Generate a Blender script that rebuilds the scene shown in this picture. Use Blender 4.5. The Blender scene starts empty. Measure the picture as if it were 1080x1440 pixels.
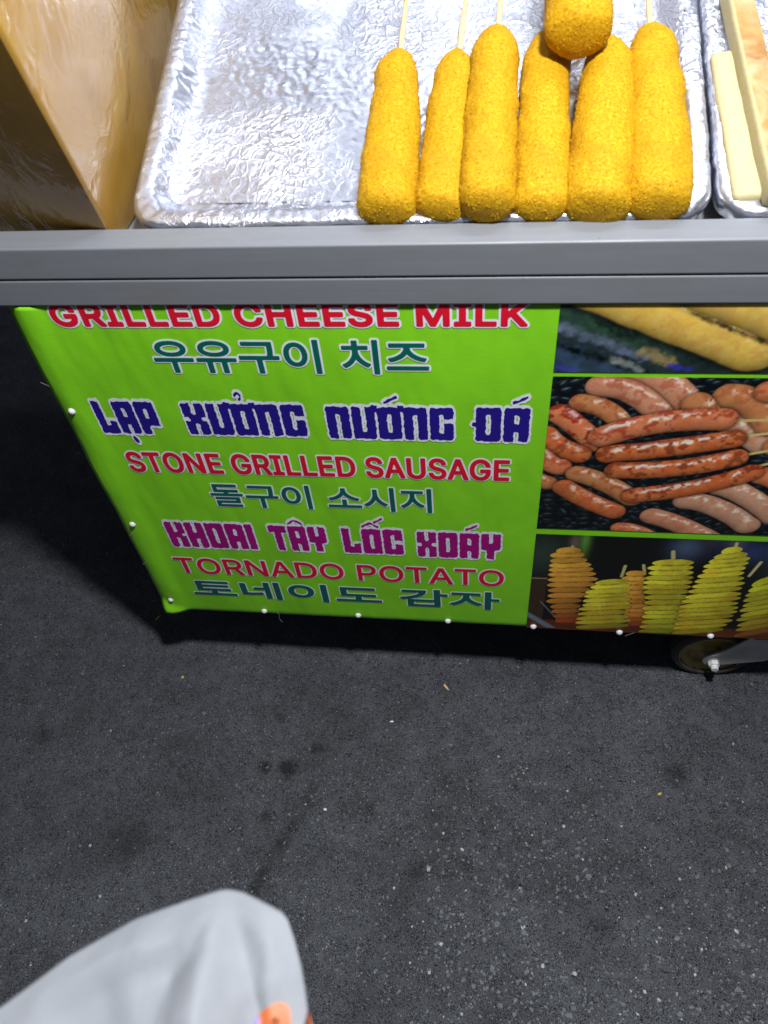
import bpy, bmesh, math, random
import numpy as np
from mathutils import Vector, Matrix, noise as mn

random.seed(7)
rng = np.random.default_rng(7)
SC = bpy.context.scene
COL = SC.collection
R = math.radians

# ------------------------------------------------------------------ camera
FPX = 1101.9                       # focal length in pixels of the 1080 x 1440 frame
M = np.array([[0.9906929, -0.0312631, 0.1324770],
              [0.1089721, 0.7653689, -0.6342993],
              [-0.0815636, 0.6428321, 0.7616523]])      # rows: world axes in camera space
CAM = np.array([0.0, -0.60, 1.13])
cd = bpy.data.cameras.new('camera')
cam = bpy.data.objects.new('camera', cd)
COL.objects.link(cam)
cd.sensor_fit = 'VERTICAL'; cd.sensor_height = 36; cd.lens = 36 * FPX / 1440
cd.clip_start = 0.02; cd.clip_end = 200
mw = Matrix(M.tolist()).to_4x4(); mw.translation = Vector(CAM)
cam.matrix_world = mw
cd.dof.use_dof = True; cd.dof.focus_distance = 0.98; cd.dof.aperture_fstop = 7.5
SC.camera = cam

# ------------------------------------------------------------------ world (night sky, faint street glow)
W = bpy.data.worlds.new('World'); SC.world = W; W.use_nodes = True
nt = W.node_tree; bg = nt.nodes['Background']
bg.inputs[0].default_value = (0.50, 0.58, 0.72, 1); bg.inputs[1].default_value = 0.12

SC.view_settings.view_transform = 'Standard'; SC.view_settings.look = 'None'
SC.view_settings.exposure = 0.0; SC.view_settings.gamma = 1; SC.view_settings.use_curve_mapping = False

# ------------------------------------------------------------------ overhead stall lamp, plus two added fill lights
def lamp(name, kind, loc, power, col, size, rot=(0, 0, 0), size_y=None):
    l = bpy.data.lights.new(name, kind); o = bpy.data.objects.new(name, l); COL.objects.link(o)
    l.energy = power; l.color = col; o.location = loc; o.rotation_euler = rot
    if kind == 'AREA':
        l.shape = 'RECTANGLE'; l.size = size; l.size_y = size_y or size
    else:
        l.shadow_soft_size = size
    return o
lamp('front_lamp', 'POINT', (0.14, -0.35, 1.65), 90, (0.97, 0.98, 1.0), 0.05)
lamp('counter_fill', 'AREA', (0.32, 0.34, 1.60), 4.5, (0.86, 0.91, 1.0), 0.6, (R(-8), 0, 0), 0.05)  # added fill, no fixture known; lifts the rail top and trays
lamp('foil_fill', 'AREA', (-0.10, 0.88, 1.74), 2.2, (0.84, 0.89, 1.0), 0.9, (R(-30), 0, 0), 0.08)  # added light behind the trays, brightens the upper foil

# ------------------------------------------------------------------ geometry helpers
def ray(px, py):
    d = np.array([px - 540, -(py - 720), -FPX]); return M @ (d / np.linalg.norm(d))
def on_plane(px, py, p0, n):
    r = ray(px, py); return CAM + r * (np.dot(np.array(p0) - CAM, n) / np.dot(r, n))
def on_y(px, py, y=0.0): return on_plane(px, py, (0, y, 0), np.array([0, 1.0, 0]))
def on_z(px, py, z=0.0): return on_plane(px, py, (0, 0, z), np.array([0, 0, 1.0]))

def mesh(name, verts, faces, mat=None, smooth=False):
    me = bpy.data.meshes.new(name)
    me.from_pydata([tuple(map(float, v)) for v in verts], [], [tuple(f) for f in faces])
    if mat: me.materials.append(mat)
    if smooth: me.polygons.foreach_set('use_smooth', [True] * len(me.polygons))
    me.update(); return me
def link(name, me, parent=None):
    o = bpy.data.objects.new(name, me); COL.objects.link(o)
    if parent: o.parent = parent
    return o
def bm_obj(name, bm, mat, parent=None, smooth=False):
    me = bpy.data.meshes.new(name)
    bmesh.ops.recalc_face_normals(bm, faces=bm.faces)
    bm.to_mesh(me); bm.free(); me.materials.append(mat)
    if smooth:
        me.polygons.foreach_set('use_smooth', [True] * len(me.polygons))
        me.set_sharp_from_angle(angle=R(35))
    return link(name, me, parent)
def box(name, a, b, mat, parent=None, bevel=0.0, seg=2, smooth=True):
    bm = bmesh.new(); bmesh.ops.create_cube(bm, size=1)
    a = Vector(a); b = Vector(b); c = (a + b) / 2; s = b - a
    for v in bm.verts: v.co = Vector((v.co.x * s.x, v.co.y * s.y, v.co.z * s.z)) + c
    if bevel: bmesh.ops.bevel(bm, geom=list(bm.edges), offset=bevel, segments=seg, affect='EDGES', profile=0.5)
    return bm_obj(name, bm, mat, parent, smooth and bevel > 0)
def lathe_y(name, prof, mat, parent=None, n=48, smooth=True):
    # profile (radius, y) turned round the Y axis
    v = []; f = []
    for (r, y) in prof:
        for k in range(n):
            a = 2 * math.pi * k / n; v.append((r * math.cos(a), y, r * math.sin(a)))
    for i in range(len(prof) - 1):
        for k in range(n):
            f.append((i * n + k, i * n + (k + 1) % n, (i + 1) * n + (k + 1) % n, (i + 1) * n + k))
    bm = bmesh.new(); me = mesh('t', v, f); bm.from_mesh(me); bpy.data.meshes.remove(me)
    bmesh.ops.remove_doubles(bm, verts=bm.verts, dist=1e-6)
    return bm_obj(name, bm, mat, parent, smooth)
def thing(name, label, cat, loc=(0, 0, 0), group=None):
    o = bpy.data.objects.new(name, None); COL.objects.link(o); o.location = loc
    o.empty_display_size = 0.05
    return tag(o, label, cat, group)
def tag(o, label, cat, group=None):
    o['label'] = label; o['category'] = cat
    if group: o['group'] = group
    return o

# ------------------------------------------------------------------ material helpers
class NT:
    def __init__(s, name, **kw):
        s.m = bpy.data.materials.new(name); s.m.use_nodes = True
        s.t = s.m.node_tree; s.b = s.t.nodes['Principled BSDF']; s.out = s.t.nodes['Material Output']
        s.set(**kw)
    def set(s, **kw):
        names = {'col': 'Base Color', 'rough': 'Roughness', 'metal': 'Metallic', 'coat': 'Coat Weight',
                 'coatr': 'Coat Roughness', 'sss': 'Subsurface Weight', 'spec': 'Specular IOR Level', 'alpha': 'Alpha', 'trans': 'Transmission Weight'}
        for k, v in kw.items(): s.plug(v, s.b.inputs[names[k]])
    def plug(s, v, sock):
        if hasattr(v, 'is_output'): s.t.links.new(v, sock)
        else:
            if isinstance(v, (tuple, list)) and sock.type == 'RGBA' and len(v) == 3: v = (*v, 1)
            sock.default_value = v
    def n(s, typ, ins=None, out=0, **props):
        nd = s.t.nodes.new(typ)
        for k, v in props.items(): setattr(nd, k, v)
        for k, v in (ins or {}).items(): s.plug(v, nd.inputs[k])
        return nd.outputs[out]
    def coord(s, which='Object'):
        return s.n('ShaderNodeTexCoord', out={'Generated': 0, 'Object': 3}[which])
    def pos(s): return s.n('ShaderNodeNewGeometry', out=0)
    def noise(s, vec, scale, detail=4, rough=.5, dist=0, out=0):
        return s.n('ShaderNodeTexNoise', {'Vector': vec, 'Scale': scale, 'Detail': detail, 'Roughness': rough, 'Distortion': dist}, out=out)
    def vor(s, vec, scale, feature='F1', out=0, rand=1.0):
        return s.n('ShaderNodeTexVoronoi', {'Vector': vec, 'Scale': scale, 'Randomness': rand}, out=out, feature=feature)
    def ramp(s, fac, stops, interp='LINEAR'):
        nd = s.t.nodes.new('ShaderNodeValToRGB'); s.plug(fac, nd.inputs[0]); e = nd.color_ramp.elements
        nd.color_ramp.interpolation = interp
        while len(e) < len(stops): e.new(0.5)
        for el, (p, c) in zip(e, stops):
            el.position = p; el.color = (c, c, c, 1) if isinstance(c, (int, float)) else (*c, 1)
        return nd.outputs[0]
    def mix(s, fac, a, b, blend='MIX'):
        nd = s.t.nodes.new('ShaderNodeMix'); nd.data_type = 'RGBA'; nd.blend_type = blend
        s.plug(fac, nd.inputs[0]); s.plug(a, nd.inputs[6]); s.plug(b, nd.inputs[7]); return nd.outputs[2]
    def math(s, op, a, b=0.0, c=0.0, clamp=False):
        nd = s.t.nodes.new('ShaderNodeMath'); nd.operation = op; nd.use_clamp = clamp
        s.plug(a, nd.inputs[0]); s.plug(b, nd.inputs[1]); s.plug(c, nd.inputs[2]); return nd.outputs[0]
    def bump(s, h, strength, dist, normal=None):
        nd = s.t.nodes.new('ShaderNodeBump'); s.plug(h, nd.inputs['Height'])
        nd.inputs['Strength'].default_value = strength; nd.inputs['Distance'].default_value = dist
        if normal is not None: s.t.links.new(normal, nd.inputs['Normal'])
        return nd.outputs[0]
    def normal(s, o): s.t.links.new(o, s.b.inputs['Normal']); return s
    def scalev(s, vec, sc):
        return s.n('ShaderNodeMapping', {'Vector': vec, 'Scale': sc})

def simple(name, col, rough=.5, metal=0, var=.12, scale=40, bump=0.0, **kw):
    t = NT(name, rough=rough, metal=metal, **kw)
    n = t.noise(t.pos(), scale, 5)
    f = t.ramp(n, [(.3, 1 - var), (.7, 1 + var)])
    t.set(col=t.mix(1.0, col, f, 'MULTIPLY'))
    if bump: t.normal(t.bump(n, .5, bump))
    return t.m

# asphalt
def asphalt_mat():
    t = NT('asphalt', rough=.82, spec=.35)
    p = t.pos()
    fine = t.noise(p, 520, 4, .7); mid = t.noise(p, 160, 4, .6); big = t.noise(p, 6, 5, .6); huge = t.noise(p, 2.2, 2)
    base = t.ramp(fine, [(.30, (.018, .019, .023)), (.50, (.068, .071, .082)), (.72, (.145, .151, .170))])
    # embedded grit: two sizes of crisp angular grains with their own grey
    v1 = t.vor(p, 420); c1 = t.vor(p, 420, out=1)
    s1 = t.n('ShaderNodeSeparateColor', {0: c1}, out=0)
    g1 = t.math('MULTIPLY', t.ramp(v1, [(.30, 1), (.40, 0)]), t.ramp(s1, [(.80, 0), (.84, 1)]))
    base = t.mix(t.math('MULTIPLY', g1, .75), base, t.ramp(t.n('ShaderNodeSeparateColor', {0: c1}, out=1), [(0, (.06, .063, .07)), (.75, (.17, .175, .19)), (1, (.42, .42, .43))]))
    v2 = t.vor(p, 210); c2 = t.vor(p, 210, out=1)
    s2 = t.n('ShaderNodeSeparateColor', {0: c2}, out=0)
    g2 = t.math('MULTIPLY', t.ramp(t.math('ADD', v2, t.math('MULTIPLY', fine, .25)), [(.36, 1), (.44, 0)]), t.ramp(s2, [(.60, 0), (.63, 1)]))
    base = t.mix(t.math('MULTIPLY', g2, .65), base, t.ramp(t.n('ShaderNodeSeparateColor', {0: c2}, out=1), [(0, (.028, .030, .034)), (.7, (.105, .112, .126)), (1, (.22, .22, .23))]))
    # open pores
    v3 = t.vor(t.mix(.03, p, t.noise(p, 200, 2, out=1)), 210); c3 = t.vor(p, 90, out=0)
    pores = t.math('MULTIPLY', t.ramp(v3, [(.22, 1), (.34, 0)]), t.ramp(t.noise(p, 60, 3), [(.40, 0), (.50, 1)]))
    base = t.mix(t.math('MULTIPLY', pores, .95), base, (.008, .008, .010))
    # wear and grease: broad patches
    base = t.mix(1.0, base, t.ramp(big, [(.25, .62), (.5, 1.0), (.75, 1.28)]), 'MULTIPLY')
    base = t.mix(1.0, base, t.ramp(t.noise(p, 26, 4, .6), [(.25, .72), (.5, 1.0), (.75, 1.15)]), 'MULTIPLY')
    # oil drips and a worn tyre streak at their own places
    wob = t.math('MULTIPLY', t.math('SUBTRACT', t.noise(p, 90, 3), .5), .022)
    xyz = t.t.nodes.new('ShaderNodeSeparateXYZ'); t.t.links.new(p, xyz.inputs[0])
    X, Y = xyz.outputs[0], xyz.outputs[1]
    stain = None
    for (px, py, r, dens) in [(372, 1079, .011, .8), (405, 1080, .016, .85), (445, 1052, .009, .6), (372, 1148, .007, .6), (523, 1137, .008, .6), (725, 1108, .007, .6), (952, 1090, .018, .6), (585, 1225, .014, .45), (655, 1215, .012, .5), (395, 1010, .010, .5), (720, 1240, .012, .5), (60, 1035, .016, .4), (100, 780, .02, .4), (845, 1300, .02, .4), (180, 1180, .03, .35)]:
        c = on_z(px, py)
        d = t.math('SQRT', t.math('ADD', t.math('POWER', t.math('SUBTRACT', X, float(c[0])), 2), t.math('POWER', t.math('SUBTRACT', Y, float(c[1])), 2)))
        m = t.math('MULTIPLY', t.math('SUBTRACT', 1.0, t.math('DIVIDE', t.math('SUBTRACT', t.math('ADD', d, wob), r * .45), r * .8), clamp=True), dens, clamp=True)
        stain = m if stain is None else t.math('MAXIMUM', stain, m)
    a, b = on_z(452, 1090), on_z(352, 1262)
    dx, dy = float(b[0] - a[0]), float(b[1] - a[1]); L = math.hypot(dx, dy); dx /= L; dy /= L
    ax = t.math('SUBTRACT', X, float(a[0])); ay = t.math('SUBTRACT', Y, float(a[1]))
    along = t.math('ADD', t.math('MULTIPLY', ax, dx), t.math('MULTIPLY', ay, dy))
    perp = t.math('ABSOLUTE', t.math('ADD', t.math('ADD', t.math('MULTIPLY', ax, -dy), t.math('MULTIPLY', ay, dx)), t.math('MULTIPLY', wob, .6)))
    st = t.math('MULTIPLY', t.ramp(t.math('MULTIPLY', perp, 40), [(.10, 1), (.50, 0)]),
                t.math('MULTIPLY', t.ramp(along, [(0, 0), (.02, .8), (L, .9), (min(1, L + .05), 0)]), t.ramp(t.noise(p, 45, 3), [(.35, .15), (.6, .9)])))
    stain = t.math('MAXIMUM', stain, t.math('MULTIPLY', st, .9))
    base = t.mix(stain, base, t.mix(1.0, base, (.14, .13, .13), 'MULTIPLY'))
    t.set(col=base, rough=t.ramp(mid, [(.3, .62), (.7, .92)]))
    h = t.math('ADD', t.math('MULTIPLY', fine, .35), t.math('ADD', t.math('MULTIPLY', mid, .7), t.math('SUBTRACT', t.math('MULTIPLY', g2, .25), t.math('MULTIPLY', pores, .9))))
    t.normal(t.bump(h, 1.0, .0032))
    return t.m

def foil_mat():
    t = NT('aluminium_foil', col=(.66, .68, .765), metal=.94, rough=.24)
    p = t.pos()
    warp = t.mix(.035, p, t.noise(p, 18, 3, out=1))
    r1 = t.vor(warp, 85, 'DISTANCE_TO_EDGE'); r2 = t.vor(warp, 210, 'F1')
    n1 = t.noise(warp, 120, 6, .7, 1.2); n2 = t.noise(p, 14, 3)
    mask = t.ramp(t.noise(p, 8, 2), [(.44, .06), (.64, 1)])
    h = t.math('ADD', t.math('MULTIPLY', t.ramp(r1, [(0, 1), (.10, 0)]), .28), t.math('ADD', t.math('MULTIPLY', n1, 1.0), t.math('MULTIPLY', r2, .35)))
    h = t.math('ADD', t.math('MULTIPLY', h, mask), t.math('MULTIPLY', n2, 1.2))
    t.normal(t.bump(h, 1.0, .0022))
    t.set(rough=t.ramp(n1, [(.3, .24), (.7, .42)]))
    return t.m

def breadcrumb_mat():
    t = NT('breadcrumb', rough=.72, spec=.25, sss=.08)
    t.b.inputs['Subsurface Radius'].default_value = (.006, .003, .001)
    p = t.coord()
    v = t.vor(t.mix(.02, p, t.noise(p, 120, 2, out=1)), 650); n = t.noise(p, 420, 4, .65); b = t.noise(p, 34, 3)
    c = t.ramp(n, [(.30, (.33, .155, .0006)), (.5, (.50, .268, .0010)), (.72, (.68, .43, .005))])
    c = t.mix(t.ramp(b, [(.5, 0), (.72, .45)]), c, (.42, .20, .001))
    oi = t.n('ShaderNodeObjectInfo', out=5)
    c = t.mix(t.math('MULTIPLY', oi, .22), c, (.44, .23, .001))
    t.set(col=c)
    t.normal(t.bump(t.math('ADD', t.math('MULTIPLY', v, -.9), t.math('MULTIPLY', n, .9)), .5, .0011))
    return t.m

def bread_mat():
    t = NT('toasted_bread', rough=.6, spec=.3, sss=.05)
    p = t.coord()
    xyz = t.t.nodes.new('ShaderNodeSeparateXYZ'); t.t.links.new(p, xyz.inputs[0])
    nrm = t.n('ShaderNodeTexCoord', out=1)
    nz = t.t.nodes.new('ShaderNodeSeparateXYZ'); t.t.links.new(nrm, nz.inputs[0])
    n = t.noise(p, 38, 5, .6); n2 = t.noise(p, 240, 3)
    cream = t.mix(n2, (.40, .345, .17), (.48, .43, .25))
    brown = t.ramp(n, [(.30, (.40, .26, .085)), (.5, (.34, .17, .045)), (.72, (.26, .095, .022))])
    side = t.ramp(t.math('ABSOLUTE', nz.outputs[2]), [(.80, 0), (.96, 1)])
    side = t.math('MULTIPLY', side, t.ramp(t.noise(p, 22, 4, .6, .5), [(.34, .12), (.56, .95)]))
    ends = t.ramp(t.math('ABSOLUTE', xyz.outputs[1]), [(.098, 1), (.116, .1)])
    t.set(col=t.mix(t.math('MULTIPLY', side, ends), cream, brown))
    t.normal(t.bump(t.math('ADD', n, t.math('MULTIPLY', n2, .3)), .5, .002))
    return t.m

def vinyl(name, col, gloss=.33, var=.05):
    t = NT(name, rough=gloss, spec=.4)
    p = t.pos()
    n = t.noise(p, 9, 4); f = t.noise(t.scalev(p, (60, 60, 900)), 1, 2)
    c = t.mix(1.0, col, t.ramp(n, [(.3, 1 - var), (.7, 1 + var)]), 'MULTIPLY')
    c = t.mix(1.0, c, t.ramp(f, [(.35, .97), (.65, 1.03)]), 'MULTIPLY')
    # dust specks
    sp = t.ramp(t.vor(p, 55), [(.016, 1), (.022, 0)])
    sel = t.ramp(t.n('ShaderNodeSeparateColor', {0: t.vor(p, 55, out=1)}), [(.72, 0), (.74, 1)])
    c = t.mix(t.math('MULTIPLY', t.math('MULTIPLY', sp, sel), .55), c, (.30, .34, .28))
    t.set(col=c)
    h = t.math('ADD', t.noise(t.scalev(p, (1, 1, .35)), 11, 3), t.math('MULTIPLY', t.noise(p, 240, 2), .008))
    t.normal(t.bump(h, .55, .014))
    return t.m

def picture_mat():
    t = NT('printed_picture', rough=.33, spec=.4)
    a = t.n('ShaderNodeVertexColor', layer_name='Print')
    t.set(col=a)
    h = t.noise(t.scalev(t.pos(), (1, 1, .35)), 11, 3)
    t.normal(t.bump(h, .55, .014))
    return t.m

def film_mat():
    t = NT('cling_film')
    p = t.pos()
    w = t.mix(.05, p, t.noise(p, 14, 3, out=1))
    h = t.math('ADD', t.noise(t.scalev(w, (2.4, 1, 1)), 30, 5, .6, 1.2), t.math('MULTIPLY', t.ramp(t.vor(w, 26, 'DISTANCE_TO_EDGE'), [(0, 1), (.10, 0)]), .35))
    bp = t.bump(h, 1.0, .006)
    gl = t.n('ShaderNodeBsdfGlossy', {'Color': (1, 1, 1), 'Roughness': .16, 'Normal': bp})
    tr = t.n('ShaderNodeBsdfTransparent', {'Color': (.97, .95, .90)})
    df = t.n('ShaderNodeBsdfDiffuse', {'Color': (.60, .52, .34), 'Normal': bp})
    m1 = t.n('ShaderNodeMixShader', {0: t.ramp(h, [(.3, .08), (.9, .42)]), 1: tr, 2: df})
    fr = t.n('ShaderNodeFresnel', {'IOR': 1.45, 'Normal': bp})
    m2 = t.n('ShaderNodeMixShader', {0: t.math('ADD', t.math('MULTIPLY', fr, 1.3), .03, clamp=True), 1: m1, 2: gl})
    t.t.links.new(m2, t.out.inputs[0])
    return t.m

def bag_mat():
    t = NT('white_plastic_bag', rough=.68, spec=.25)
    p = t.pos(); n = t.noise(p, 14, 4, .55, .6)
    xyz = t.coord()
    # printed mark: an orange oval beside a blue one, on the bag's own coordinates
    c = t.ramp(n, [(.3, (.28, .295, .32)), (.7, (.35, .365, .39))])
    t.set(col=c)
    t.normal(t.bump(t.math('ADD', n, t.math('MULTIPLY', t.noise(p, 60, 3), .12)), .35, .008))
    tl = t.n('ShaderNodeBsdfTranslucent', {'Color': (.40, .43, .47)})
    m = t.n('ShaderNodeMixShader', {0: .35, 1: t.b.outputs[0], 2: tl}); t.t.links.new(m, t.out.inputs[0])
    return t.m

def rail_mat():
    t = NT('painted_steel', rough=.45, metal=0)
    p = t.pos()
    n = t.noise(t.scalev(p, (1.6, 40, 40)), 4, 6, .7); sm = t.noise(t.scalev(p, (.5, 1, 1)), 22, 5, .65)
    c = t.mix(n, (.155, .163, .18), (.205, .215, .235))
    c = t.mix(t.ramp(sm, [(.50, 0), (.70, .55)]), c, (.16, .16, .155))
    sp = t.math('MULTIPLY', t.ramp(t.vor(p, 34), [(.020, 1), (.035, 0)]), t.ramp(t.n('ShaderNodeSeparateColor', {0: t.vor(p, 34, out=1)}), [(.6, 0), (.62, 1)]))
    c = t.mix(t.math('MULTIPLY', sp, .7), c, (.05, .045, .04))
    t.set(col=c, rough=t.ramp(sm, [(.3, .36), (.7, .55)])); t.normal(t.bump(t.noise(p, 30, 3), .15, .002))
    return t.m

def pack_mat():
    t = NT('amber_wrapped_card', rough=.45, coat=1.0, coatr=.12)
    p = t.pos(); w = t.mix(.06, p, t.noise(p, 12, 3, out=1))
    n = t.noise(p, 7, 4, .6); st = t.noise(t.scalev(w, (2.2, .7, 1)), 9, 4, .55, .7)
    c = t.ramp(n, [(.3, (.26, .125, .010)), (.52, (.32, .175, .024)), (.75, (.36, .22, .045))])
    c = t.mix(t.ramp(st, [(.45, 0), (.75, .35)]), c, (.42, .28, .085))
    t.set(col=c)
    h = t.math('ADD', st, t.math('MULTIPLY', t.ramp(t.vor(w, 20, 'DISTANCE_TO_EDGE'), [(0, 1), (.03, 0)]), .015))
    b = t.bump(h, 1.0, .010); t.t.links.new(b, t.b.inputs['Coat Normal']); t.normal(t.bump(st, .4, .002))
    return t.m

MAT = dict(
    asphalt=asphalt_mat(), foil=foil_mat(), crumb=breadcrumb_mat(), bread=bread_mat(), film=film_mat(), bag=bag_mat(), rail=rail_mat(),
    green=vinyl('banner_green', (.245, .70, .017)), back=simple('banner_back', (.7, .7, .7), .6),
    white=vinyl('print_white', (.84, .86, .95), var=.02), red=vinyl('print_red', (.75, .008, .028), var=.03), teal=vinyl('print_teal', (.002, .125, .095), var=.03),
    navy=vinyl('print_navy', (.018, .008, .25), var=.03), magenta=vinyl('print_magenta', (.38, .002, .20), var=.03), picture=picture_mat(),
    steel=simple('dark_steel', (.10, .10, .11), .5, .6), zinc=simple('zinc', (.50, .50, .50), .5, .5, bump=.0005), sheet=simple('galvanised_sheet', (.35, .36, .37), .5, .6),
    rivet=simple('rivet_white', (.74, .74, .72), .4, scale=400), rubber=simple('rubber', (.045, .043, .040), .75, bump=.0006, scale=200),
    wheel=simple('wheel_core', (.30, .22, .06), .45, var=.35, scale=60), wood=simple('bamboo', (.70, .49, .24), .6, var=.15, scale=90),
    yellow=pack_mat(), reflector=simple('reflector_pale', (.58, .62, .72), .7),
    stone_a=simple('stone_grey', (.125, .132, .145), .75, var=.35, scale=300), stone_b=simple('stone_pale', (.36, .36, .37), .7, var=.3, scale=300), stone_c=simple('stone_dark', (.022, .023, .026), .6, var=.3, scale=300),
    orange=simple('bag_orange', (.42, .11, .03), .5), blue=simple('bag_blue', (.03, .06, .35), .5), thread=simple('thread', (.22, .22, .2), .8), leafy=simple('crumb_yellow', (.65, .45, .08), .8))

# ================================================================== GROUND
def ground():
    bm = bmesh.new(); bmesh.ops.create_grid(bm, x_segments=1, y_segments=1, size=40)
    o = bm_obj('asphalt_ground', bm, MAT['asphalt']); o['kind'] = 'structure'
ground()
def aggregate():
    # worn-out stones standing a hair proud of the bitumen: nobody could count them
    v = []; f = []; mi = []
    for k in range(12000):
        px = rng.uniform(-60, 1140); py = 905 + 600 * rng.random() ** .8
        if rng.random() < .12: px = rng.uniform(-40, 240); py = rng.uniform(450, 900)
        c = on_z(px, py)
        dens = mn.noise(Vector((c[0] * 7, c[1] * 7, 3))) + (.25 if (px > 560 and py > 1080) else -.05)
        if dens + rng.normal() * .25 < 0: continue
        r = .0009 + .0024 * rng.random() ** 3 + (.0022 * rng.random() ** 2 if px > 600 and py > 1180 else 0); h = rng.uniform(.0002, .0006)
        n = rng.integers(4, 7); a0 = rng.random() * 6.28; b = len(v); e = rng.uniform(.5, 1.0); rot = rng.random() * 3.14
        pts = []
        for j in range(n):
            a = a0 + 6.283 * j / n; rr = r * rng.uniform(.62, 1.2)
            x, y = rr * math.cos(a), rr * e * math.sin(a); pts.append((x * math.cos(rot) - y * math.sin(rot), x * math.sin(rot) + y * math.cos(rot)))
        tx, ty = rng.normal() * .05, rng.normal() * .05
        for x, y in pts: v.append((c[0] + x, c[1] + y, -.0004))
        for x, y in pts: v.append((c[0] + x * .82, c[1] + y * .82, h + x * tx + y * ty))
        f.append(tuple(b + n + j for j in range(n)))
        q = rng.random(); m = 1 if q < .045 else (2 if q < (.62 if (px > 860 or px < 330 or py < 1010) else .22) else 0); mi.append(m)
        for j in range(n): f.append((b + j, b + (j + 1) % n, b + n + (j + 1) % n, b + n + j)); mi.append(m)
    me = mesh('gravel', v, f, MAT['stone_a']); me.materials.append(MAT['stone_b']); me.materials.append(MAT['stone_c'])
    me.polygons.foreach_set('material_index', mi)
    o = link('asphalt_grit', me); o['kind'] = 'stuff'
aggregate()

# ================================================================== CART
XL, XR = -0.4765, 0.560            # banner
ZB, ZT = 0.165, 0.7060
cart = thing('food_cart', 'steel street food cart with a bright green printed menu banner under its grey counter rail', 'food cart', (0, 0.3, 0))
def cpart(o): o.matrix_parent_inverse = Matrix.Translation((0, -0.3, 0)); return o

# counter rail: two square tubes, one over the other, with an open seam between
RY0, RY1 = -0.004, 0.0285
cpart(box('upper_rail', (-1.05, RY0, 0.7372), (0.80, RY1, 0.7695), MAT['rail'], cart, .002, 3, False))
cpart(box('lower_rail', (-1.05, RY0 + .0006, 0.7075), (0.80, RY1, 0.7360), MAT['rail'], cart, .002, 3, False))
cpart(box('counter_top', (-1.05, RY1 + .001, 0.7200), (0.80, 0.72, 0.7360), MAT['sheet'], cart, .001))
cpart(box('front_panel', (-.455, .006, .172), (.555, .012, .7065), MAT['sheet'], cart, .001))
cpart(box('side_panel', (-.461, .006, .172), (-.4555, .62, .7065), MAT['sheet'], cart, .001))
cpart(box('side_panel', (.5555, .006, .172), (.561, .62, .7065), MAT['sheet'], cart, .001))
cpart(box('floor_panel', (-.4545, .0125, .172), (.555, .62, .180), MAT['steel'], cart, .001))
for a, b in [((-.44, .02, .140), (.54, .045, .1715)), ((-.44, .59, .140), (.54, .615, .1715))]:
    cpart(box('frame_tube', a, b, MAT['steel'], cart, .002))
for x in (-.44, .30, .515):
    cpart(box('cross_tube', (x, .0455, .140), (x + .025, .5895, .1715), MAT['steel'], cart, .002))

# added pale sheet on two posts, out of view, for the foil to reflect
for x in (-.90, .70):
    cpart(box('reflector_post', (x, .66, .737), (x + .03, .69, 2.10), MAT['rail'], cart, .002))
cpart(box('foil_reflector', (-1.10, .10, 2.10), (.95, 1.05, 2.112), MAT['reflector'], cart, .002))

# ---- banner: one vinyl sheet, its left and lower edges rolled, corner turned up
def banner_mesh():
    nx, nz = 180, 110; v = []; f = []
    for j in range(nz + 1):
        for i in range(nx + 1):
            s = i / nx; tt = j / nz
            x = XL + (XR - XL) * s; z = ZB + (ZT - ZB) * tt; y = 0.0
            e = (x - XL)
            ed = 0.0016 * mn.noise(Vector((z * 9, 1, 0))) + .0005 * mn.noise(Vector((z * 40, 4, 0)))
            if e < .05: x += ed * (1 - e / .05)
            if e < .008: y += (.008 - e) * (.45 + .3 * mn.noise(Vector((z * 12, 7, 0))))
            if e < .045: y -= .0035 * math.sin(math.pi * e / .045) ** 2 * (.6 + .5 * mn.noise(Vector((z * 6, 2, 0)))) * (1 if e > .008 else 0.3)
            eb = z - ZB
            if eb < .02: z += (.0008 * mn.noise(Vector((x * 30, 3, 0)))) * (1 - eb / .02)
            if eb < .006: y += (.006 - eb) * .35
            k = (.030 - e) + (.022 - eb) * 1.2
            if k > .018: q = k - .018; y -= q * .35; z += q * .05; x += q * .10
            v.append((x, y, z))
    for j in range(nz):
        for i in range(nx):
            a = j * (nx + 1) + i; f.append((a, a + 1, a + nx + 2, a + nx + 1))
    return v, f
bv, bf = banner_mesh()
banner = link('banner', mesh('banner', bv, bf, MAT['green'], True), cart); cpart(banner)
sol = banner.modifiers.new('thickness', 'SOLIDIFY'); sol.thickness = .0005; sol.offset = 1 if False else -1
banner.data.materials.append(MAT['back'])

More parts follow.
